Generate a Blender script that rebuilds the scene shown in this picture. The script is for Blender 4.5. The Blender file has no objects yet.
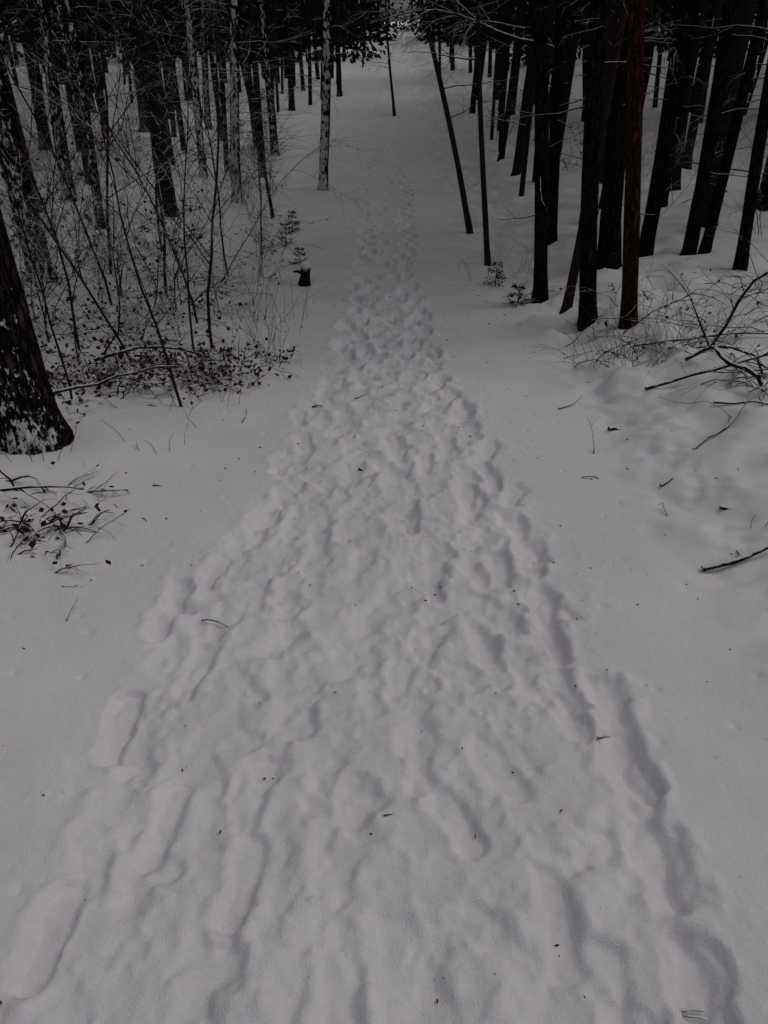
import bpy, math, random
import numpy as np
from mathutils import Vector, Matrix
R = random.Random(11)
scene = bpy.context.scene

# ------------------------------------------------------------------ noise
def _hash(ix, iy, seed):
    n = (ix.astype(np.int64)*374761393 + iy.astype(np.int64)*668265263 + seed*1442695041) & 0xffffffff
    n = ((n ^ (n >> 13))*1274126177) & 0xffffffff
    n = n ^ (n >> 16)
    return (n & 0xffff)/65535.0
def vnoise(x, y, seed=0):
    ix = np.floor(x); iy = np.floor(y)
    fx = x-ix; fy = y-iy
    fx = fx*fx*fx*(fx*(fx*6-15)+10); fy = fy*fy*fy*(fy*(fy*6-15)+10)
    a = _hash(ix, iy, seed); b = _hash(ix+1, iy, seed)
    c = _hash(ix, iy+1, seed); d = _hash(ix+1, iy+1, seed)
    return (a*(1-fx)+b*fx)*(1-fy)+(c*(1-fx)+d*fx)*fy*1.0 - 0.5
def fbm(x, y, oct=3, seed=0):
    s = 0; a = 1.0; t = 0
    ca, sa = math.cos(.6), math.sin(.6)
    for i in range(oct):
        s = s + a*vnoise(x+i*17.3, y+i*9.1, seed+i); t += a; a *= 0.5
        x, y = (x*ca-y*sa)*2.03, (x*sa+y*ca)*2.03
    return s/t
def sst(a, b, x):
    t = np.clip((x-a)/(b-a), 0, 1); return t*t*(3-2*t)

# ------------------------------------------------------------------ terrain
def Hn(x, y):
    x = np.asarray(x, float); y = np.asarray(y, float)
    z = -0.06*y + 0.134*4*np.logaddexp(0, (y-18)/4)
    z = z - 0.05*4*np.logaddexp(0, (y-130)/4)
    w = sst(6, 16, y)*0.7
    z = z + 0.22*sst(1.15+w, 2.4+w, x) + 0.10*sst(1.2+w, 2.6+w, -x)
    z = z + 0.035*np.maximum(0, np.abs(x)-3)
    side = sst(1.1, 1.6, x); sidel = sst(1.3, 2.3, -x)
    z = z + side*(0.15*fbm(x*1.3, y*1.3, 2, 5)+0.16*fbm(x*3.6, y*3.6, 3, 6)) + sidel*(0.10*fbm(x*1.1, y*1.1, 2, 8)+0.06*fbm(x*3.4, y*3.4, 2, 9))
    z = z + sst(8, 30, np.abs(x))*1.6*fbm(x*0.06, y*0.06, 3, 77)
    z = z + 0.03*fbm(x*0.5, y*0.5, 2, 31)
    return z
def H(x, y): return float(Hn(np.array([x]), np.array([y]))[0])

def build_ground():
    ys = [-40, -25, -15, -9, -5, -3, -1.8, -1.0, -0.5, -0.2]
    y = 0.0
    while y < 260:
        ys.append(y)
        if y < 0.6: y += 0.03
        else: y += min(max(0.008, 0.0042*y), 3.0)
    xs = list(np.arange(0, 1.3, 0.010)); x = xs[-1]
    while x < 150:
        d = 0.010+0.035*(x-1.25)
        x += d; xs.append(x)
    xs = [-v for v in xs[:0:-1]]+xs
    xs = np.array(xs); ys = np.array(ys)
    X, Y = np.meshgrid(xs, ys)
    Z = np.zeros_like(X)
    hw = np.interp(Y, [-5, 1.0, 1.8, 2.5, 3.3, 4.6, 6.3, 11, 100], [.78, .78, .78, .72, .60, .48, .42, .44, .6])
    edge = hw + 0.28*fbm(X*2.0+3.3*np.sign(X), Y*1.7, 3, 3)
    wx = X + 0.05*np.sin(Y*0.8)
    band = 1-sst(-0.16, 0.18, np.abs(wx)-edge)
    amt = np.interp(Y, [0, 5, 8, 14, 60], [1, 1, .7, .5, .4])
    Z -= band*amt*0.014
    Z += band*amt*(0.014*fbm(X*8, Y*6, 3, 41) + 0.024*fbm(X*3.6, Y*2.1, 2, 55))
    rr = random.Random(5)
    prints = []
    HW = lambda y: np.interp(y, [0, 1.8, 2.5, 3.3, 4.6, 6.3, 11], [.77, .80, .79, .62, .48, .38, .38])
    for _ in range(380):
        y = rr.uniform(.2, 7.5)
        x = rr.uniform(-1, 1)*HW(y)
        prints.append((x, y, rr.gauss(0, .4)-x*.15, rr.uniform(.16, .30), rr.uniform(.07, .115), rr.uniform(.004, .017), rr.uniform(.9, 2.4)))
    for l, dep, so in ((-.95, .024, 1.1), (-.55, .018, 1.3), (-.15, .012, 1.7), (.22, .016, 1.3), (.55, .024, 1.2), (.80, .026, 1.1)):
        y = 0.3+rr.random()*0.3; k = 0; st = rr.uniform(.36, .46)
        while y < 8.5:
            h = HW(y); k += 1
            if rr.random() < .75:
                prints.append((l*h+(0.05 if k % 2 else -0.05)+rr.gauss(0, .045), y, rr.gauss(0, .22)+(-l*.12 if y > 2.2 else 0), rr.uniform(.23, .30), rr.uniform(.08, .10), dep*rr.uniform(.45, 1.3), so*rr.uniform(.7, 1.5)))
            y += st*rr.uniform(.5, 1.4)
    y = 0.5
    while y < 5.5:
        h = np.interp(y, [0, 1.0, 1.8, 2.5, 3.3, 4.6, 6.3], [.69, .69, .73, .66, .61, .50, .40])
        prints.append((h+rr.gauss(0, .03), y, rr.gauss(0, .15), rr.uniform(.22, .32), rr.uniform(.08, .105), rr.uniform(.020, .040), rr.uniform(.9, 1.7))); y += rr.uniform(.18, .38)
    rr.shuffle(prints)
    for l, sp in ((-.36, .33), (.38, .36), (-.30, .6), (.33, .62), (.02, 1.0)):
        y = 6.2; k = 0
        while y < 60:
            k += 1
            wob = 0.09*math.sin(y*0.35+l*5)+0.04*math.sin(y*1.1+l)
            fd = float(np.interp(y, [6, 14, 25, 60], [1, .85, .5, .35]))
            prints.append((l+wob+(0.055 if k % 2 else -0.055)+rr.gauss(0, .02), y, rr.gauss(0, .14), rr.uniform(.24, .34)*(1+y*.01), rr.uniform(.09, .115)*(1+y*.012), rr.uniform(.024, .050)*fd, 1.1)); y += sp*rr.uniform(.75, 1.25)
    for p in [(-.79, 1.06, .02, .30, .085, .028, .75), (-.84, 1.78, .06, .32, .088, .031, .75), (-.85, 2.36, -.1, .28, .088, .028, .8), (-.72, 2.73, -.12, .28, .088, .026, .85),
              (-.55, 3.28, -.2, .28, .09, .025, .9), (-.60, 1.42, -.08, .30, .08, .022, .8), (-.36, 1.22, -.05, .26, .085, .025, .75), (-.66, 2.06, -.12, .29, .082, .022, .85),
              (.20, 1.40, .45, .25, .088, .022, .6), (.74, 1.62, .15, .30, .095, .031, .85), (.58, 1.85, .35, .28, .09, .025, .9), (.68, .92, -.02, .30, .095, .034, .8),
              (.70, 1.27, 0.0, .30, .095, .031, .85), (.42, 1.12, 0.02, .29, .085, .022, .9), (.50, .92, 0.0, .28, .09, .019, .9), (.36, 2.2, .3, .28, .09, .022, .9), (.05, 2.0, -.1, .27, .088, .013, .95),
              (.62, 2.25, .1, .28, .09, .026, .85), (.50, 2.75, -.05, .28, .09, .024, .85), (.2, 2.6, .12, .26, .088, .017, .85), (.12, 3.2, 0, .27, .09, .022, .85), (.42, 3.5, -.1, .27, .09, .026, .85)]:
        prints.append(p)
    for (px, py, a, L, W, D, S) in prints:
        m = 0.36
        i0 = np.searchsorted(ys, py-m); i1 = np.searchsorted(ys, py+m)
        j0 = np.searchsorted(xs, px-.28); j1 = np.searchsorted(xs, px+.28)
        if i1 <= i0: continue
        xx = X[i0:i1, j0:j1]-px; yy = Y[i0:i1, j0:j1]-py
        ca, sa = math.cos(a), math.sin(a)
        lx = xx*ca+yy*sa; ly = -xx*sa+yy*ca
        wa = .5 if py > 6 else 1
        lx = lx+fbm((xx+px)*12+50, (yy+py)*10, 3, 21)*.048*min(S, 2.0)*wa
        ly = ly+fbm((xx+px)*11, (yy+py)*11+31, 2, 23)*.055*wa
        t = np.clip(ly/L+.5, 0, 1)
        wid = W*(0.80+0.22*np.sin((t-.15)*3.4)-0.18*np.exp(-((t-.38)/.12)**2))*.5
        dx = np.abs(lx)-wid
        dyy = np.abs(ly)-L*.5+W*.35
        sd = np.where(dyy > 0, np.sqrt(lx**2+dyy**2)-wid*.98, dx)
        fs = (0.010+0.0013*min(py, 9))*S
        mask = 1-sst(-fs*1.0, fs*1.3, sd)
        rim = np.exp(-((sd-.012-fs*1.4)/(fs*1.5))**2)
        cur = Z[i0:i1, j0:j1]
        core = mask > .5
        mean = float(cur[core].mean()) if core.any() else 0.0
        base = max(mean, -.026)
        tread = 0.0014*np.sin(ly*2*math.pi/.026)*(S < .8)*(t > .1)
        floor = base-D-0.004*np.sin(t*5) + 0.007*fbm((xx+px)*20, (yy+py)*20, 3, 61)+(cur-mean)*.5+tread
        Z[i0:i1, j0:j1] = cur*(1-mask)+np.minimum(floor, cur+.004)*mask + rim*D*0.20*(1-mask)*(0.7+fbm((xx+px)*12, (yy+py)*12, 2, 4)*3)
    cl = fbm(X*17, Y*13, 3, 131); Z += band*amt*0.009*cl
    cl2 = np.maximum(0, fbm(X*30, Y*24, 2, 141)-.08); Z += band*amt*0.030*cl2*(Y < 8)
    spill = (1-sst(0.0, .3, np.abs(wx)-edge))*(1-band)
    Z += spill*amt*.03*np.maximum(0, fbm(X*22, Y*18, 2, 151)-.14)
    for _ in range(300):
        px = rr.choice([-1, 1])*rr.uniform(.5, 3.2); py = rr.uniform(.8, 8)
        r = rr.uniform(.008, .02)
        i0 = np.searchsorted(ys, py-.08); i1 = np.searchsorted(ys, py+.08)
        j0 = np.searchsorted(xs, px-.08); j1 = np.searchsorted(xs, px+.08)
        d2 = (X[i0:i1, j0:j1]-px)**2+(Y[i0:i1, j0:j1]-py)**2
        Z[i0:i1, j0:j1] -= .010*np.exp(-d2/(r*r))
    Z += 0.007*fbm(X*5, Y*5, 3, 14)+0.0015*fbm(X*35, Y*35, 2, 15)*(Y < 6)
    Z += Hn(X, Y)
    for (tx, ty, d) in TREEPOS:
        r2 = (X-tx)**2+(Y-ty)**2
        Z -= 0.06*np.exp(-r2/((d*.9+.05)**2)); Z += 0.03*np.exp(-r2/((d*2.2+.15)**2))
    ny, nx = X.shape
    co = np.stack([X, Y, Z], -1).reshape(-1, 3).astype(np.float32)
    idx = np.arange(ny*nx).reshape(ny, nx)
    q = np.stack([idx[:-1, :-1], idx[:-1, 1:], idx[1:, 1:], idx[1:, :-1]], -1).reshape(-1, 4)
    me = bpy.data.meshes.new("snow_ground")
    me.vertices.add(len(co)); me.vertices.foreach_set("co", co.ravel())
    me.loops.add(q.size); me.loops.foreach_set("vertex_index", q.ravel().astype(np.int32))
    me.polygons.add(len(q)); me.polygons.foreach_set("loop_start", (np.arange(len(q))*4).astype(np.int32))
    me.polygons.foreach_set("loop_total", np.full(len(q), 4, np.int32))
    me.polygons.foreach_set("use_smooth", np.ones(len(q), bool))
    me.update(calc_edges=True)
    ob = bpy.data.objects.new("snow_ground", me); scene.collection.objects.link(ob)
    me.materials.append(M_SNOW)
    return xs, ys, Z

# ------------------------------------------------------------------ materials
def newmat(name):
    m = bpy.data.materials.new(name); m.use_nodes = True
    nt = m.node_tree; b = nt.nodes["Principled BSDF"]
    b.inputs["Specular IOR Level"].default_value = 0.0
    b.inputs["Roughness"].default_value = 0.9
    return m, nt, b
def N(nt, t, **kw):
    n = nt.nodes.new(t)
    for k, v in kw.items(): setattr(n, k, v)
    return n
def snow_mat():
    m, nt, b = newmat("snow")
    g = N(nt, "ShaderNodeNewGeometry")
    n1 = N(nt, "ShaderNodeTexNoise"); n1.inputs["Scale"].default_value = 1.7; n1.inputs["Detail"].default_value = 2
    n2 = N(nt, "ShaderNodeTexNoise"); n2.inputs["Scale"].default_value = 230; n2.inputs["Detail"].default_value = 0
    n3 = N(nt, "ShaderNodeTexNoise"); n3.inputs["Scale"].default_value = 40; n3.inputs["Detail"].default_value = 2
    for n in (n1, n2, n3): nt.links.new(g.outputs["Position"], n.inputs["Vector"])
    r = N(nt, "ShaderNodeValToRGB"); r.color_ramp.elements[0].position = .3; r.color_ramp.elements[1].position = .7
    r.color_ramp.elements[0].color = (.770, .742, .778, 1); r.color_ramp.elements[1].color = (.85, .820, .858, 1)
    nt.links.new(n1.outputs["Fac"], r.inputs["Fac"]); nt.links.new(r.outputs["Color"], b.inputs["Base Color"])
    ad = N(nt, "ShaderNodeMath", operation='MULTIPLY_ADD'); nt.links.new(n3.outputs["Fac"], ad.inputs[0]); ad.inputs[1].default_value = 2.0; nt.links.new(n2.outputs["Fac"], ad.inputs[2])
    bu = N(nt, "ShaderNodeBump"); bu.inputs["Strength"].default_value = .6; bu.inputs["Distance"].default_value = .003
    nt.links.new(ad.outputs[0], bu.inputs["Height"]); nt.links.new(bu.outputs["Normal"], b.inputs["Normal"])
    return m
def bark_mat(name, c1, c2, snowlo=.45, scale=1.0, fiss=True, side=0.0, nscale=22, stretch=1.0):
    m, nt, b = newmat(name)
    g = N(nt, "ShaderNodeNewGeometry")
    n2 = N(nt, "ShaderNodeTexNoise"); n2.inputs["Scale"].default_value = nscale; n2.inputs["Detail"].default_value = 3 if fiss else 2; n2.inputs["Roughness"].default_value = .7
    m2 = N(nt, "ShaderNodeMapping"); m2.inputs["Scale"].default_value = (1, 1, stretch)
    nt.links.new(g.outputs["Position"], m2.inputs["Vector"]); nt.links.new(m2.outputs[0], n2.inputs["Vector"])
    r = N(nt, "ShaderNodeValToRGB"); r.color_ramp.elements[0].color = (*c1, 1); r.color_ramp.elements[1].color = (*c2, 1)
    r.color_ramp.elements[0].position = .02; r.color_ramp.elements[1].position = .45
    if fiss:
        mp = N(nt, "ShaderNodeMapping"); mp.inputs["Scale"].default_value = (26*scale, 26*scale, 7*scale)
        nt.links.new(g.outputs["Position"], mp.inputs["Vector"])
        vo = N(nt, "ShaderNodeTexVoronoi", feature='DISTANCE_TO_EDGE'); vo.inputs["Scale"].default_value = 1.0
        mixv = N(nt, "ShaderNodeVectorMath", operation='ADD'); nt.links.new(mp.outputs[0], mixv.inputs[0])
        nt.links.new(n2.outputs["Color"], mixv.inputs[1]); nt.links.new(mixv.outputs[0], vo.inputs["Vector"])
        nt.links.new(vo.outputs["Distance"], r.inputs["Fac"])
        bu = N(nt, "ShaderNodeBump"); bu.inputs["Strength"].default_value = .9; bu.inputs["Distance"].default_value = .02
        mr = N(nt, "ShaderNodeMapRange"); mr.inputs["From Max"].default_value = .35; nt.links.new(vo.outputs["Distance"], mr.inputs["Value"])
        nt.links.new(mr.outputs[0], bu.inputs["Height"]); nt.links.new(bu.outputs["Normal"], b.inputs["Normal"])
    else:
        nt.links.new(n2.outputs["Fac"], r.inputs["Fac"])
    sp = N(nt, "ShaderNodeSeparateXYZ"); nt.links.new(g.outputs["Normal"], sp.inputs[0])
    a = N(nt, "ShaderNodeMath", operation='MULTIPLY_ADD'); nt.links.new(n2.outputs["Fac"], a.inputs[0]); a.inputs[1].default_value = 1.6
    sx = N(nt, "ShaderNodeMath", operation='MULTIPLY_ADD'); nt.links.new(sp.outputs["Y"], sx.inputs[0]); sx.inputs[1].default_value = -side; nt.links.new(sp.outputs["Z"], sx.inputs[2])
    nt.links.new(sx.outputs[0], a.inputs[2])
    rs = N(nt, "ShaderNodeMapRange"); rs.inputs["From Min"].default_value = snowlo+.75; rs.inputs["From Max"].default_value = snowlo+.83
    nt.links.new(a.outputs[0], rs.inputs["Value"])
    mx = N(nt, "ShaderNodeMix", data_type='RGBA'); nt.links.new(rs.outputs[0], mx.inputs["Factor"])
    nt.links.new(r.outputs["Color"], mx.inputs["A"]); mx.inputs["B"].default_value = (.74, .72, .75, 1)
    nt.links.new(mx.outputs["Result"], b.inputs["Base Color"])
    return m
def flat_mat(name, c1, c2, sc=3):
    m, nt, b = newmat(name)
    g = N(nt, "ShaderNodeNewGeometry"); n = N(nt, "ShaderNodeTexNoise"); n.inputs["Scale"].default_value = sc; n.inputs["Detail"].default_value = 1
    nt.links.new(g.outputs["Position"], n.inputs["Vector"])
    r = N(nt, "ShaderNodeValToRGB"); r.color_ramp.elements[0].color = (*c1, 1); r.color_ramp.elements[1].color = (*c2, 1)
    r.color_ramp.elements[0].position = .35; r.color_ramp.elements[1].position = .65
    nt.links.new(n.outputs["Fac"], r.inputs["Fac"]); nt.links.new(r.outputs["Color"], b.inputs["Base Color"])
    return m
M_SNOW = snow_mat()
M_BARK = bark_mat("pine_bark", (.004, .0035, .0035), (.030, .025, .022), .53)
M_BARKF = bark_mat("distant_bark", (.005, .0045, .0045), (.020, .017, .016), .48, fiss=False)
M_BARKN = bark_mat("old_pine_bark", (.005, .004, .004), (.050, .040, .034), .47, side=.25, nscale=38, stretch=.45)
M_BARKS = bark_mat("snowy_bark", (.006, .005, .005), (.026, .022, .020), .40, side=.32, nscale=20, stretch=.5)
M_BIRCH = bark_mat("birch_bark", (.006, .005, .005), (.028, .025, .023), .28, side=.32, nscale=16, stretch=.5)
M_RED = bark_mat("reddish_pine_bark", (.016, .008, .006), (.080, .036, .023), .60)
M_TWIG = bark_mat("twig_bark", (.008, .006, .005), (.028, .020, .016), .64, fiss=False)
M_TWIGS = bark_mat("snowy_twig_bark", (.006, .005, .0045), (.024, .019, .016), .38, fiss=False)
M_NEED = flat_mat("pine_needles", (.006, .010, .006), (.016, .022, .012))
M_LEAF = flat_mat("dead_leaves", (.024, .013, .009), (.065, .034, .020), 30)
M_GRASS = flat_mat("dry_grass", (.05, .036, .024), (.10, .076, .05), 20)

# ------------------------------------------------------------------ mesh builder
class MB:
    def __init__(s): s.v = []; s.f = []; s.m = []
    def tube(s, pts, rad, sides, mat=0, cap=True, rough=0, rng=None):
        base = len(s.v); n = len(pts)
        up = None
        for i in range(n):
            p = pts[i]
            d = (pts[min(i+1, n-1)]-pts[max(i-1, 0)])
            if d.length < 1e-7: d = Vector((0, 0, 1))
            d.normalize()
            if up is None: up = Vector((1, 0, 0)) if abs(d.x) < .9 else Vector((0, 1, 0))
            a = (up-d*up.dot(d)).normalized(); b = d.cross(a); up = a
            for k in range(sides):
                t = 2*math.pi*k/sides
                r = rad[i]*(1+(rough*(rng.random()-.5) if rough else 0))
                s.v.append(p+a*(r*math.cos(t))+b*(r*math.sin(t)))
        for i in range(n-1):
            for k in range(sides):
                k2 = (k+1) % sides
                s.f.append((base+i*sides+k, base+i*sides+k2, base+(i+1)*sides+k2, base+(i+1)*sides+k)); s.m.append(mat)
        if cap:
            s.f.append(tuple(base+(n-1)*sides+k for k in range(sides))); s.m.append(mat)
    def blade(s, p, d, w, l, mat):
        d = d.normalized(); a = d.cross(Vector((R.random()-.5, R.random()-.5, R.random()-.5)))
        if a.length < 1e-4: a = Vector((1, 0, 0))
        a.normalize(); b = len(s.v)
        s.v += [p, p+d*l*.5+a*w*.5, p+d*l, p+d*l*.5-a*w*.5]
        s.f.append((b, b+1, b+2, b+3)); s.m.append(mat)
    def obj(s, name, mats, smooth=True, loc=(0, 0, 0)):
        me = bpy.data.meshes.new(name); me.from_pydata([tuple(v) for v in s.v], [], s.f)
        for m in mats: me.materials.append(m)
        me.polygons.foreach_set("material_index", s.m)
        me.polygons.foreach_set("use_smooth", [smooth]*len(s.f)); me.update()
        o = bpy.data.objects.new(name, me); o.location = loc; scene.collection.objects.link(o); return o

def rvec(s=1): return Vector((R.gauss(0, s), R.gauss(0, s), R.gauss(0, s)))
def limb(mb, p, d, L, r, depth, mat=0, sides=4, wob=.12, droop=-.02, kids=4, tip=.25, ang=.8, seg=6):
    pts = [p.copy()]; q = p.copy(); d = d.normalized()
    dirs = [d]
    for i in range(seg):
        d = (d+rvec(wob)+Vector((0, 0, droop))).normalized()
        q = q+d*(L/seg); pts.append(q.copy()); dirs.append(d)
    rad = [r*(1-(1-tip)*i/seg) for i in range(seg+1)]
    mb.tube(pts, rad, sides, mat)
    if depth > 0:
        for k in range(kids):
            t = R.uniform(.25, .97); i = min(int(t*seg), seg-1); f = t*seg-i
            pp = pts[i].lerp(pts[i+1], f); dd = dirs[i+1]
            ax = dd.cross(rvec()).normalized()
            nd = (dd*math.cos(ang*R.uniform(.5, 1.2))+ax*math.sin(ang*R.uniform(.6, 1.2)))
            limb(mb, pp, nd, L*R.uniform(.3, .55)*(1.2-t*.5), max(r*.5*(1-t*.5), .0015), depth-1, mat, 3, wob*1.1, droop, max(2, kids-1), tip, ang, max(3, seg-2))
    return pts

def crown(mb, pts_fn, h0, h1, rad, n_limb, n_bl, mat_b=0, mat_n=1, bl=(.35, .1)):
    for i in range(n_limb):
        t = (i+R.random())/n_limb; z = h0+(h1-h0)*t
        p = pts_fn(z); a = R.uniform(0, 6.28)
        L = rad*(1-.75*t)*R.uniform(.6, 1.1)
        d = Vector((math.cos(a), math.sin(a), R.uniform(.0, .35)))
        e = p+d*L
        mb.tube([p, p.lerp(e, .5)+Vector((0, 0, .05)), e], [.03, .02, .008], 3, mat_b)
        for k in range(n_bl):
            s = R.uniform(.25, 1.05)
            q = p.lerp(e, s)+rvec(.16)
            mb.blade(q, d*.6+rvec(.7), bl[1], bl[0]*R.uniform(.6, 1.3), mat_n)

def tree(x, y, dia, lx=0, ly=0, h=13, mats=None, stubs=8, sides=12, crownr=1.8, name="pine_tree", curve=.0, lowbr=0):
    mb = MB(); z0 = -0.15
    ph = R.uniform(0, 6); amp = R.uniform(.02, .06)+curve
    def axis(z):
        return Vector((lx*z+amp*math.sin(z*.8+ph)-amp*math.sin(ph), ly*z+amp*math.cos(z*.6+ph)-amp*math.cos(ph), z))
    zs = [z0, 0, .06, .15, .3, .5, .8, 1.2, 1.7, 2.3, 3, 4, 5, 6.5, 8, 10, h*.88, h] if h > 11.5 else [z0, 0, .1, .3, .6, 1, 1.6, 2.4, 3.2, 4.2, 5.2, h*.7+.7, h*.92, h]
    r0 = dia/2
    rad = [r0*(1+.30*math.exp(-max(z, 0)/.15))*(1-.85*(max(z, 0)/h)**1.2)+.004 for z in zs]
    mb.tube([axis(z) for z in zs], rad, sides, 0, rough=.14, rng=R)
    for i in range(stubs):
        z = R.uniform(.8, h*.5); a = R.uniform(0, 6.28)
        limb(mb, axis(z), Vector((math.cos(a), math.sin(a), R.uniform(-.3, .3))), R.uniform(.15, .9), max(.004, r0*.12), 1 if R.random() < .5 else 0, 0, 4, .15, -.03, 2)
    for i in range(lowbr):
        z = R.uniform(1.5, 4.5); a = R.uniform(0, 6.28)
        limb(mb, axis(z), Vector((math.cos(a), math.sin(a), .2)), R.uniform(.8, 1.6), .01, 2, 0, 4, .12, -.03, 5)
    if crownr > 0: crown(mb, axis, h*.55, h, crownr, 20, 16, bl=(.65, .24))
    return mb.obj(name, mats or [M_BARK, M_NEED], True, (x, y, H(x, y)))

TREES = [
 (-2.03, 4.10, .31, -.02, 0, M_BARKN, "pine_tree"), (-3.75, 8.6, .24, -.05, 0, M_BARKS, "pine_tree"),
 (-5.7, 22, .34, .02, 0, M_BARK, "pine_tree"), (-7.6, 27.4, .30, 0, 0, M_BARK, "pine_tree"),
 (-10.3, 31, .34, 0, 0, M_BARK, "pine_tree"), (-9.1, 22.9, .30, .03, 0, M_BARK, "pine_tree"),
 (-2.92, 16.4, .18, .06, 0, M_BIRCH, "birch_tree"), (-3.03, 23.6, .20, -.02, 0, M_BARKS, "pine_tree"),
 (-1.36, 18.6, .20, .05, 0, M_BIRCH, "birch_tree"), (-2.04, 15.0, .05, -.12, 0, M_TWIG, "young_tree"),
 (-7.9, 35.5, .3, 0, 0, M_BARK, "pine_tree"), (-5.7, 28, .2, .05, 0, M_BARKS, "birch_tree"), (-3.6, 34, .22, -.02, 0, M_BARK, "pine_tree"),
 (-2.0, 39.5, .22, 0, 0, M_BARK, "pine_tree"), (0.4, 33.3, .10, -.08, 0, M_TWIG, "young_tree"),
 (1.39, 13.1, .085, -.28, 0, M_TWIG, "young_tree"), (1.36, 10.4, .065, -.07, 0, M_TWIG, "young_tree"),
 (1.60, 7.95, .13, -.10, 0, M_BARK, "pine_tree"), (3.0, 21.7, .14, .06, 0, M_BARK, "pine_tree"),
 (3.05, 19.4, .18, .10, 0, M_BARK, "pine_tree"), (2.34, 11.3, .15, -.04, 0, M_BARK, "pine_tree"),
 (1.70, 7.2, .085, .10, 0, M_TWIG, "young_tree"), (1.80, 6.75, .135, -.10, 0, M_BARK, "pine_tree"),
 (2.55, 9.0, .23, -.10, 0, M_BARK, "pine_tree"), (2.05, 6.4, .12, -.14, 0, M_RED, "pine_tree"),
 (3.2, 9.8, .17, .02, 0, M_BARK, "pine_tree"), (3.7, 9.7, .15, -.04, 0, M_BARK, "pine_tree"),
 (3.93, 9.8, .12, .06, 0, M_BARK, "pine_tree"), (3.96, 8.8, .12, -.03, 0, M_BARK, "pine_tree"),
 (4.7, 13.9, .14, .02, 0, M_BARK, "pine_tree"), (7.0, 19.5, .2, 0, 0, M_BARK, "pine_tree"),
 (3.6, 14.5, .18, .04, 0, M_BARK, "pine_tree"), (5.6, 16.0, .17, -.03, 0, M_BARK, "pine_tree"),
 (4.0, 38, .25, 0, 0, M_BARK, "pine_tree"), (3.2, 31.5, .2, .03, 0, M_BARK, "pine_tree"), (4.9, 24.5, .2, .03, 0, M_BARK, "pine_tree"),
 (6.2, 13.5, .18, .03, 0, M_BARK, "pine_tree"), (6.8, 11.6, .17, -.02, 0, M_BARK, "pine_tree"),
 (-7.2, 12.5, .24, 0, 0, M_BARKS, "pine_tree"), (-5.9, 15.5, .22, .03, 0, M_BARKS, "pine_tree"), (-5.4, 10.2, .18, -.04, 0, M_BARKS, "pine_tree"),
 (-4.4, 12.6, .13, .05, 0, M_BARKS, "pine_tree"), (-4.2, 19.5, .16, .03, 0, M_BIRCH, "birch_tree"), (-6.6, 19.0, .15, -.06, 0, M_BARKS, "pine_tree"),
]
TREEPOS = [(t[0], t[1], t[2]) for t in TREES]
GX, GY, GZ = build_ground()
def HG(x, y):
    j = min(max(int(np.searchsorted(GX, x)), 0), len(GX)-1); i = min(max(int(np.searchsorted(GY, y)), 0), len(GY)-1)
    return float(GZ[i, j])
for (x, y, d, lx, ly, m, nm) in TREES:
    thin = d < .11
    if m is M_BARK and y > 14: m = M_BARKF
    tree(x, y, d, lx, ly, h=(6.5 if thin else R.uniform(12.5, 15)), mats=[m, M_NEED], stubs=(5 if thin else 9),
         sides=(24 if d > .3 and y < 5 else 8 if thin else 12), crownr=(0 if (thin or nm == "birch_tree") else 1.7), name=nm, curve=.02 if thin else 0,
         lowbr=(5 if thin else 9 if nm == "birch_tree" else 2))

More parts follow.
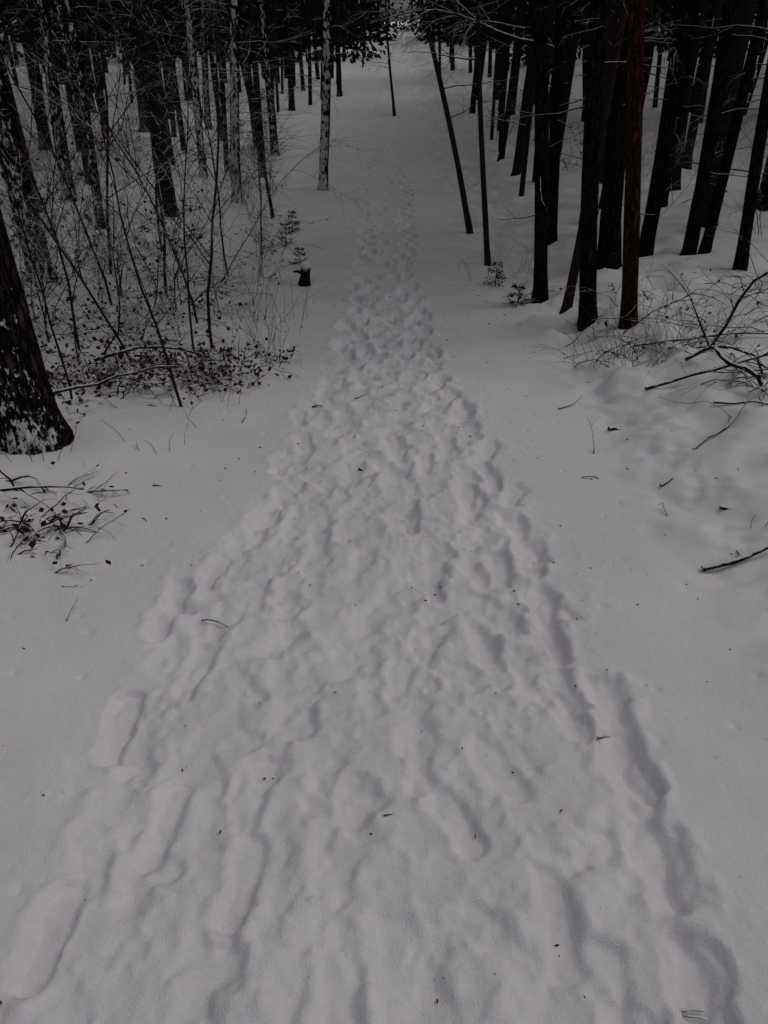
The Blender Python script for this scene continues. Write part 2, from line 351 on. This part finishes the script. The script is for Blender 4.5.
# ------------------------------------------------------------------ forest mass
def forest():
    mb = MB(); n = 0
    def one(x, y, dia, h, sp):
        z = H(x, y)-.2; lx = R.gauss(0, .035); ly = R.gauss(0, .02)
        bx = R.gauss(0, .12)
        ax = lambda t: Vector((x+lx*t+bx*math.sin(t*.5), y+ly*t, z+t))
        mb.tube([ax(0), ax(.3), ax(2), ax(4), ax(7), ax(h)], [dia*.6, dia*.5, dia*.45, dia*.42, dia*.36, .03], 6, 0)
        for k in range(5):
            a = R.uniform(0, 6.28); t = R.uniform(1, 6); p = ax(t); L = R.uniform(.3, 1.3)
            mb.tube([p, p+Vector((math.cos(a)*L, math.sin(a)*L, R.uniform(-.3, .3)))], [.015, .005], 3, 0)
        if sp:
            for k in range(340):
                t = R.random()**1.5; hh = .3+t*(h-.3); rr = (1-t)*2.1*R.uniform(.1, 1)+.1; a = R.uniform(0, 6.28)
                p = ax(hh)+Vector((math.cos(a)*rr*.8, math.sin(a)*rr*.8, 0))
                mb.blade(p, Vector((math.cos(a), math.sin(a), -.6))+rvec(.4), .28, R.uniform(.25, .6), 1)
        else:
            for k in range(50):
                t = R.random(); hh = h*(.5+.5*t); rr = (1-t*.8)*2.0*R.random()
                a = R.uniform(0, 6.28)
                mb.blade(ax(hh)+Vector((math.cos(a)*rr, math.sin(a)*rr, 0)), rvec(), .5, R.uniform(.5, 1.1), 1)
    tries = 0
    pos = list(TREEPOS)
    while n < 930 and tries < 20000:
        tries += 1
        y = R.uniform(11, 110); x = R.uniform(-1, 1)*(y*.60+6)
        cx = .018*max(0, y-10)
        lim = 2.6 if y < 45 else 2.1
        if abs(x-cx) < lim: continue
        if y < 20 and R.random() < .5: continue
        dd = .9 if y < 50 else 1.3
        if any(abs(x-p[0]) < dd and abs(y-p[1]) < dd for p in pos): continue
        pos.append((x, y, .2)); n += 1
        one(x, y, R.uniform(.10, .28), R.uniform(11, 16), y > 50 and R.random() < .6)
    for k in range(150):
        y = R.uniform(80, 120); x = R.uniform(-1, 1)*75
        one(x, y, .25, R.uniform(9, 17), True)
    for k in range(90):
        y = R.uniform(-25, 10); x = R.choice([-1, 1])*R.uniform(7.5, 28)
        one(x, y, R.uniform(.15, .3), R.uniform(11, 15), False)
    mb.obj("distant_forest", [M_BARKF, M_NEED], True)
forest()

# ------------------------------------------------------------------ shrubs
def shrub_mesh(stems, h, spread=.35, kids=5, depth=2, r=.008, leaf=0):
    mb = MB()
    for i in range(stems):
        a = R.uniform(0, 6.28); s = R.random()*spread
        d = Vector((math.cos(a)*s, math.sin(a)*s, 1))
        pts = limb(mb, Vector((math.cos(a)*.06, math.sin(a)*.06, -.06)), d, h*R.uniform(.5, 1.1), r*R.uniform(.6, 1.1), depth, 0, 4, .17, -.03, kids, .2, .85, 8)
    for k in range(leaf):
        mb.blade(mb.v[R.randrange(len(mb.v))]+rvec(.004), rvec(), .03, .05, 1)
    return mb
variants = []
for i in range(9):
    mb = shrub_mesh(R.choice([2, 3, 4, 4]), R.uniform(.9, 2.3), .9, 9, 2, .009, [0, 90, 30][i % 3])
    o = mb.obj("bare_shrub", [M_TWIGS if i % 2 else M_TWIG, M_LEAF]); variants.append(o)
spots = []
for k in range(90):
    y = R.uniform(6.5, 28); x = -R.uniform(1.7+.03*y, 2.2+y*.48)
    spots.append((x, y))
for k in range(26):
    y = R.uniform(10, 30); x = R.uniform(2.6, 2.5+y*.45); spots.append((x, y))
spots += [(-2.3, 5.8), (-2.75, 6.1), (-3.1, 6.8), (-2.0, 7.3), (-1.75, 6.5), (-3.4, 5.6), (-1.9, 8.5), (-2.5, 5.2), (-2.1, 6.3), (-1.6, 7.4), (-2.8, 7.6),
          (-1.5, 9.5), (-1.7, 10.6), (-1.9, 12.0), (-2.4, 9.2), (-2.6, 6.8), (-1.7, 5.6), (-1.3, 6.4), (-1.35, 7.9)]
for i, (x, y) in enumerate(spots):
    v = variants[i % 9]
    o = v if i < 9 else bpy.data.objects.new("bare_shrub", v.data)
    if i >= 9: scene.collection.objects.link(o)
    o.location = (x, y, H(x, y)); s = R.uniform(.6, 1.15)*(.55 if (-2.0 < x < 0 and y < 12.5) else 1); o.scale = (s, s, s); o.rotation_euler = (0, 0, R.uniform(0, 6.28))

for (x, y, h, lx, r) in [(-1.33, 4.8, 2.0, -.22, .011), (-1.43, 6.25, 2.6, -.12, .014), (-1.55, 6.1, 2.2, .05, .010), (-2.05, 4.75, 1.9, .12, .009),
                     (-2.3, 8.2, 3.2, .10, .018), (-1.9, 9.6, 2.9, -.1, .013), (-2.6, 7.4, 3.0, -.15, .014), (-1.7, 11, 2.4, .1, .012),
                     (-3.2, 9.2, 3.6, .15, .02), (-1.9, 5.7, 2.6, -.3, .012), (-3.0, 10.8, 3.8, -.08, .02), (-2.4, 5.9, 2.8, .08, .012), (-1.7, 7.0, 2.6, -.2, .012)]:
    mb = MB(); limb(mb, Vector((0, 0, -.1)), Vector((lx, R.uniform(-.1, .1), 1)), h, r, 2, 0, 6, .07, .0, 10, .3, .8, 9)
    mb.obj("bare_sapling", [M_TWIG], True, (x, y, H(x, y)))

def brush(name, cx, cy, sx, sy, n, L, leaves, mat=M_TWIG, r=.005, flat=.9):
    mb = MB(); z0 = H(cx, cy)
    for i in range(n):
        x = R.gauss(0, sx); y = R.gauss(0, sy); z = H(cx+x, cy+y)-z0
        a = R.uniform(0, 6.28)
        pts = limb(mb, Vector((x, y, z-.02)), Vector((math.cos(a), math.sin(a), R.uniform(.05, flat))), L*R.uniform(.4, 1.2), r*R.uniform(.5, 1.2), 1, 0, 4, .18, -.14, 3, .3, .7, 7)
        for k in range(leaves):
            p = R.choice(pts[2:])+rvec(.03)
            if p.z > .0: mb.blade(p, rvec(), .028*R.uniform(.6, 1.3), .045*R.uniform(.6, 1.2), 1)
    return mb.obj(name, [mat, M_LEAF], True, (cx, cy, z0))
brush("bramble_bush", -1.45, 5.5, .26, .25, 140, .42, 7, flat=1.3)
brush("bramble_bush", -2.0, 5.1, .28, .22, 150, .42, 6, flat=1.3)
brush("bramble_bush", -1.0, 5.9, .14, .15, 44, .35, 4, flat=1.2)
brush("bramble_bush", -2.9, 6.2, .4, .35, 90, .7, 4)
brush("bramble_bush", -2.2, 6.6, .4, .3, 110, .6, 5)
brush("bramble_bush", -1.9, 8.0, .4, .5, 90, .6, 4)
brush("bramble_bush", -3.2, 9.0, .8, .8, 100, .9, 4)
brush("brushwood_pile", -1.60, 3.02, .11, .12, 110, .26, 2, r=.008, flat=.8)
brush("brushwood_pile", -1.62, 3.45, .15, .10, 60, .34, 1, r=.010, flat=.4)
brush("bramble_bush", 2.05, 5.6, .30, .25, 60, .55, 1, r=.005)
brush("bramble_bush", 2.6, 6.3, .4, .3, 60, .8, 1, r=.006)
brush("bramble_bush", 2.5, 4.9, .25, .3, 24, .9, 0, r=.009)
brush("bramble_bush", 1.5, 8.0, .12, .12, 22, .3, 2)
brush("bramble_bush", -1.5, 10.5, .2, .5, 30, .4, 2)
brush("bramble_bush", -1.9, 13.5, .3, .9, 40, .5, 2)
brush("bramble_bush", 3.2, 7.3, .5, .5, 50, .9, 1)
brush("bramble_bush", 4.6, 8.0, .6, .5, 50, .9, 1)

mb = MB()
for (cx, cy, n, s, h) in [(1.9, 5.6, 55, .22, .35), (-.95, 6.3, 24, .15, .5), (-1.0, 7.3, 20, .2, .6), (-1.3, 4.9, 18, .15, .3), (2.3, 6.2, 40, .3, .4), (1.7, 3.0, 3, .05, .16), (-1.9, 3.9, 18, .12, .25), (1.45, 9.5, 22, .25, .4), (-1.3, 4.2, 8, .15, .2)]:
    for i in range(n):
        x = cx+R.gauss(0, s); y = cy+R.gauss(0, s); d = Vector((R.gauss(0, .35), R.gauss(0, .35), 1)); L = h*R.uniform(.4, 1.1)
        p = Vector((x, y, H(x, y)-.02)); q = p+d*L*.6; e = q+(d+Vector((R.gauss(0, .5), R.gauss(0, .5), -.3)))*L*.4
        mb.tube([p, q, e], [.0020, .0016, .001], 3, 0)
mb.obj("dry_grass", [M_GRASS])

def stick(name, x, y, ang, L, r, up=.05, lift=.0, kids=2, mat=None, wob=.15, depth=1):
    mb = MB(); limb(mb, Vector((0, 0, lift)), Vector((math.cos(ang), math.sin(ang), up)), L, r, depth, 0, 5, wob, -.03, kids, .35, .7, 7)
    mb.obj(name, [mat or M_TWIG], True, (x, y, HG(x, y)))
stick("fallen_branch", -.70, 2.36, .05, .17, .0045, .16, .012, 0)
stick("fallen_branch", -1.30, 2.55, -.7, .20, .0028, .15, .03, 2)
stick("fallen_branch", -1.22, 2.34, 1.4, .12, .0028, .9, -.01, 1)
stick("fallen_branch", 1.36, 2.74, .05, .46, .014, .20, .015, 3)
stick("fallen_branch", 1.42, 3.5, .3, .5, .010, .25, .01, 4)
stick("fallen_branch", 1.35, 3.15, 1.2, .16, .005, 1.2, -.02, 2)
stick("fallen_branch", 1.05, 3.65, .05, .24, .005, .12, .01, 3)
stick("fallen_branch", 1.38, 4.36, .2, .14, .017, .15, .01, 1)
stick("fallen_branch", 1.15, 4.75, .4, .24, .006, .1, .01, 2)
stick("fallen_branch", 1.75, 4.9, .1, 1.1, .014, .2, .02, 4)
stick("fallen_branch", 2.0, 4.4, -.3, .8, .009, .35, .02, 5, wob=.2)
stick("fallen_branch", 1.7, 3.85, .2, .9, .008, .55, .0, 5, wob=.25)
stick("fallen_branch", 1.6, 3.2, -.2, .5, .010, .2, .01, 3)
stick("fallen_branch", 1.2, 4.0, 1.0, .25, .004, .8, .0, 2)
stick("fallen_branch", 2.1, 5.2, .0, 1.2, .014, .5, .02, 4, wob=.2)
stick("fallen_branch", 1.95, 5.9, .05, 1.6, .012, .18, .05, 5, wob=.1)
stick("fallen_branch", -1.95, 3.3, -.3, .5, .012, .1, .04, 3)
stick("fallen_branch", -2.2, 4.5, .1, 1.0, .014, .12, .06, 4)
stick("fallen_branch", -2.1, 5.4, .3, 1.2, .016, .1, .08, 4)
stick("fallen_branch", -1.2, 3.55, .2, .08, .008, .08, .006, 0)
stick("fallen_branch", -.14, 3.8, -.3, .06, .009, .15, .008, 1)
stick("fallen_branch", -.48, 4.84, .1, .07, .010, .1, .008, 1)
stick("fallen_branch", -.2, 5.0, .1, .12, .006, .1, .008, 1)
stick("fallen_branch", .66, 1.72, .1, .04, .006, .1, .006, 0)
stick("fallen_branch", .0, 1.42, .3, .03, .004, .1, .006, 0)
stick("fallen_branch", -.9, 4.5, 1.1, .12, .004, .7, .0, 1)
# arched branch on the right bank: both ends in the snow
mb = MB(); cx, cy = 2.25, 4.75; zc = HG(cx, cy)
arc = []
for i in range(13):
    t = math.pi*(.55+1.0*i/12)
    arc.append(Vector((.42*math.cos(t)+.25, -.30*math.sin(t)*.6, .10+.16*math.sin(math.pi*i/12)+.01*R.gauss(0, 1))))
arc[0].z = -.05; arc[-1].z = -.05
mb.tube(arc, [.016-.0007*i for i in range(13)], 6, 0, rough=.15, rng=R)
for i in (3, 5, 7, 9): limb(mb, arc[i], Vector((R.uniform(-1, 1), R.uniform(-.4, .6), .6)), .3, .004, 1, 0, 3, .15, -.02, 3)
mb.obj("arched_branch", [M_TWIG], True, (cx, cy, zc))

# thin weathered bark strips lying in the deep print
mb = MB()
for (dx, dy, a, L, w) in [(0, 0, -.05, .058, .006), (.006, -.014, -.2, .050, .005), (-.024, -.008, 1.35, .026, .005)]:
    c = Vector((dx, dy, .012)); u = Vector((math.cos(a), math.sin(a), .03)); v = Vector((-math.sin(a), math.cos(a), 0))
    pts = [c+u*(s*L)+v*(.15*w*math.sin(s*7))+Vector((0, 0, .002*math.cos(s*5))) for s in (-.5, -.3, 0, .25, .5)]
    mb.tube(pts, [w*.4, w*.6, w*.5, w*.6, w*.3], 5, 0, rough=.4, rng=R)
mb.obj("bark_piece", [M_TWIG], False, (.675, .925, HG(.675, .925)))

mb = MB()
limb(mb, Vector((0, 0, 0)), Vector((-1, -.1, .25)), 2.6, .03, 2, 0, 6, .12, -.05, 7, .2, .7, 9)
mb.obj("overhanging_branch", [M_TWIGS], True, (2.25, 11.3, H(2.34, 11.3)+2.3))
mb = MB()
limb(mb, Vector((0, 0, 0)), Vector((-1, -.2, .1)), 2.4, .03, 2, 0, 6, .12, .0, 7, .2, .7, 9)
mb.obj("overhanging_branch", [M_TWIGS], True, (3.0, 19.4, H(3.05, 19.4)+2.9))

def stump(x, y):
    mb = MB(); pts = [Vector((0, 0, -.08)), Vector((0, 0, .02)), Vector((.01, 0, .12)), Vector((.02, 0, .21))]
    mb.tube(pts, [.085, .07, .055, .06], 12, 0, rough=.25, rng=R)
    mb.tube([Vector((.0, 0, .14)), Vector((-.08, -.02, .17)), Vector((-.12, -.03, .16))], [.03, .022, .012], 6, 0)
    mb.tube([Vector((.02, 0, .205)), Vector((.02, 0, .225)), Vector((.025, 0, .25)), Vector((.025, 0, .265))], [.066, .07, .05, .015], 12, 1, rough=.08, rng=R)
    mb.obj("tree_stump", [M_BARK, M_SNOW], True, (x, y, H(x, y)))
stump(-.91, 9.0)

def sapling(x, y, h):
    mb = MB(); mb.tube([Vector((0, 0, -.05)), Vector((0, 0, h))], [.008, .003], 5, 0)
    nw = int(h/.06)
    for i in range(nw):
        z = .04+i*.06+R.uniform(-.02, .02); L = (1-z/h)*h*.55+.04
        for k in range(7):
            a = R.uniform(0, 6.28); d = Vector((math.cos(a), math.sin(a), R.uniform(-.15, .2)))
            e = Vector((0, 0, z))+d*L*R.uniform(.6, 1); mb.tube([Vector((0, 0, z)), e], [.004, .002], 3, 0)
            for j in range(12):
                p = Vector((0, 0, z)).lerp(e, R.uniform(.2, 1)); mb.blade(p, d+rvec(.5), .012, .045, 2 if R.random() < .3 else 1)
    mb.obj("spruce_sapling", [M_TWIG, M_NEED, M_SNOW], True, (x, y, H(x, y)))
for (x, y, h) in [(1.28, 9.0, .28), (1.36, 7.85, .22), (-1.45, 11.9, .32), (-1.5, 13.3, .3), (-1.1, 10.4, .2), (-3.3, 24, 1.6)]:
    sapling(x, y, h)

mb = MB()
for i in range(700):
    x = R.gauss(0, 1.3); y = R.uniform(.9, 9)
    L = R.uniform(.003, .013)*(1+.14*y)
    mb.blade(Vector((x, y, HG(x, y)+.005)), Vector((R.gauss(0, 1), R.gauss(0, 1), .1)), L*.45, L, 0)
mb.obj("bark_litter", [M_LEAF], False)

# ------------------------------------------------------------------ light
w = bpy.data.worlds.new("World"); scene.world = w; w.use_nodes = True
nt = w.node_tree; bg = nt.nodes["Background"]
sky = nt.nodes.new("ShaderNodeTexSky"); sky.sky_type = 'NISHITA'; sky.sun_disc = False
EL = 58; AZ = 75
sky.sun_elevation = math.radians(EL); sky.sun_rotation = math.radians(AZ); sky.air_density = 1; sky.dust_density = 5
hs = nt.nodes.new("ShaderNodeHueSaturation"); hs.inputs["Saturation"].default_value = .12
nt.links.new(sky.outputs[0], hs.inputs["Color"]); nt.links.new(hs.outputs[0], bg.inputs["Color"])
bg.inputs["Strength"].default_value = .058
sl = bpy.data.lights.new("sun", 'SUN'); sl.energy = .17; sl.angle = math.radians(55); sl.color = (1, .96, .94)
so = bpy.data.objects.new("sun", sl); scene.collection.objects.link(so)
a = math.radians(AZ); e = math.radians(EL)
dirv = Vector((math.sin(a)*math.cos(e), math.cos(a)*math.cos(e), math.sin(e)))
so.rotation_euler = dirv.to_track_quat('Z', 'Y').to_euler(); so.location = (0, 0, 30)

cam = bpy.data.cameras.new("camera"); co = bpy.data.objects.new("camera", cam); scene.collection.objects.link(co)
co.location = (0, 0, 1.7); co.rotation_euler = (math.radians(60), 0, 0)
cam.sensor_fit = 'VERTICAL'; cam.sensor_height = 24; cam.lens = 24*773/1024; cam.clip_end = 1500; cam.clip_start = .02
scene.camera = co
scene.view_settings.view_transform = 'Standard'; scene.view_settings.look = 'None'; scene.view_settings.exposure = 0
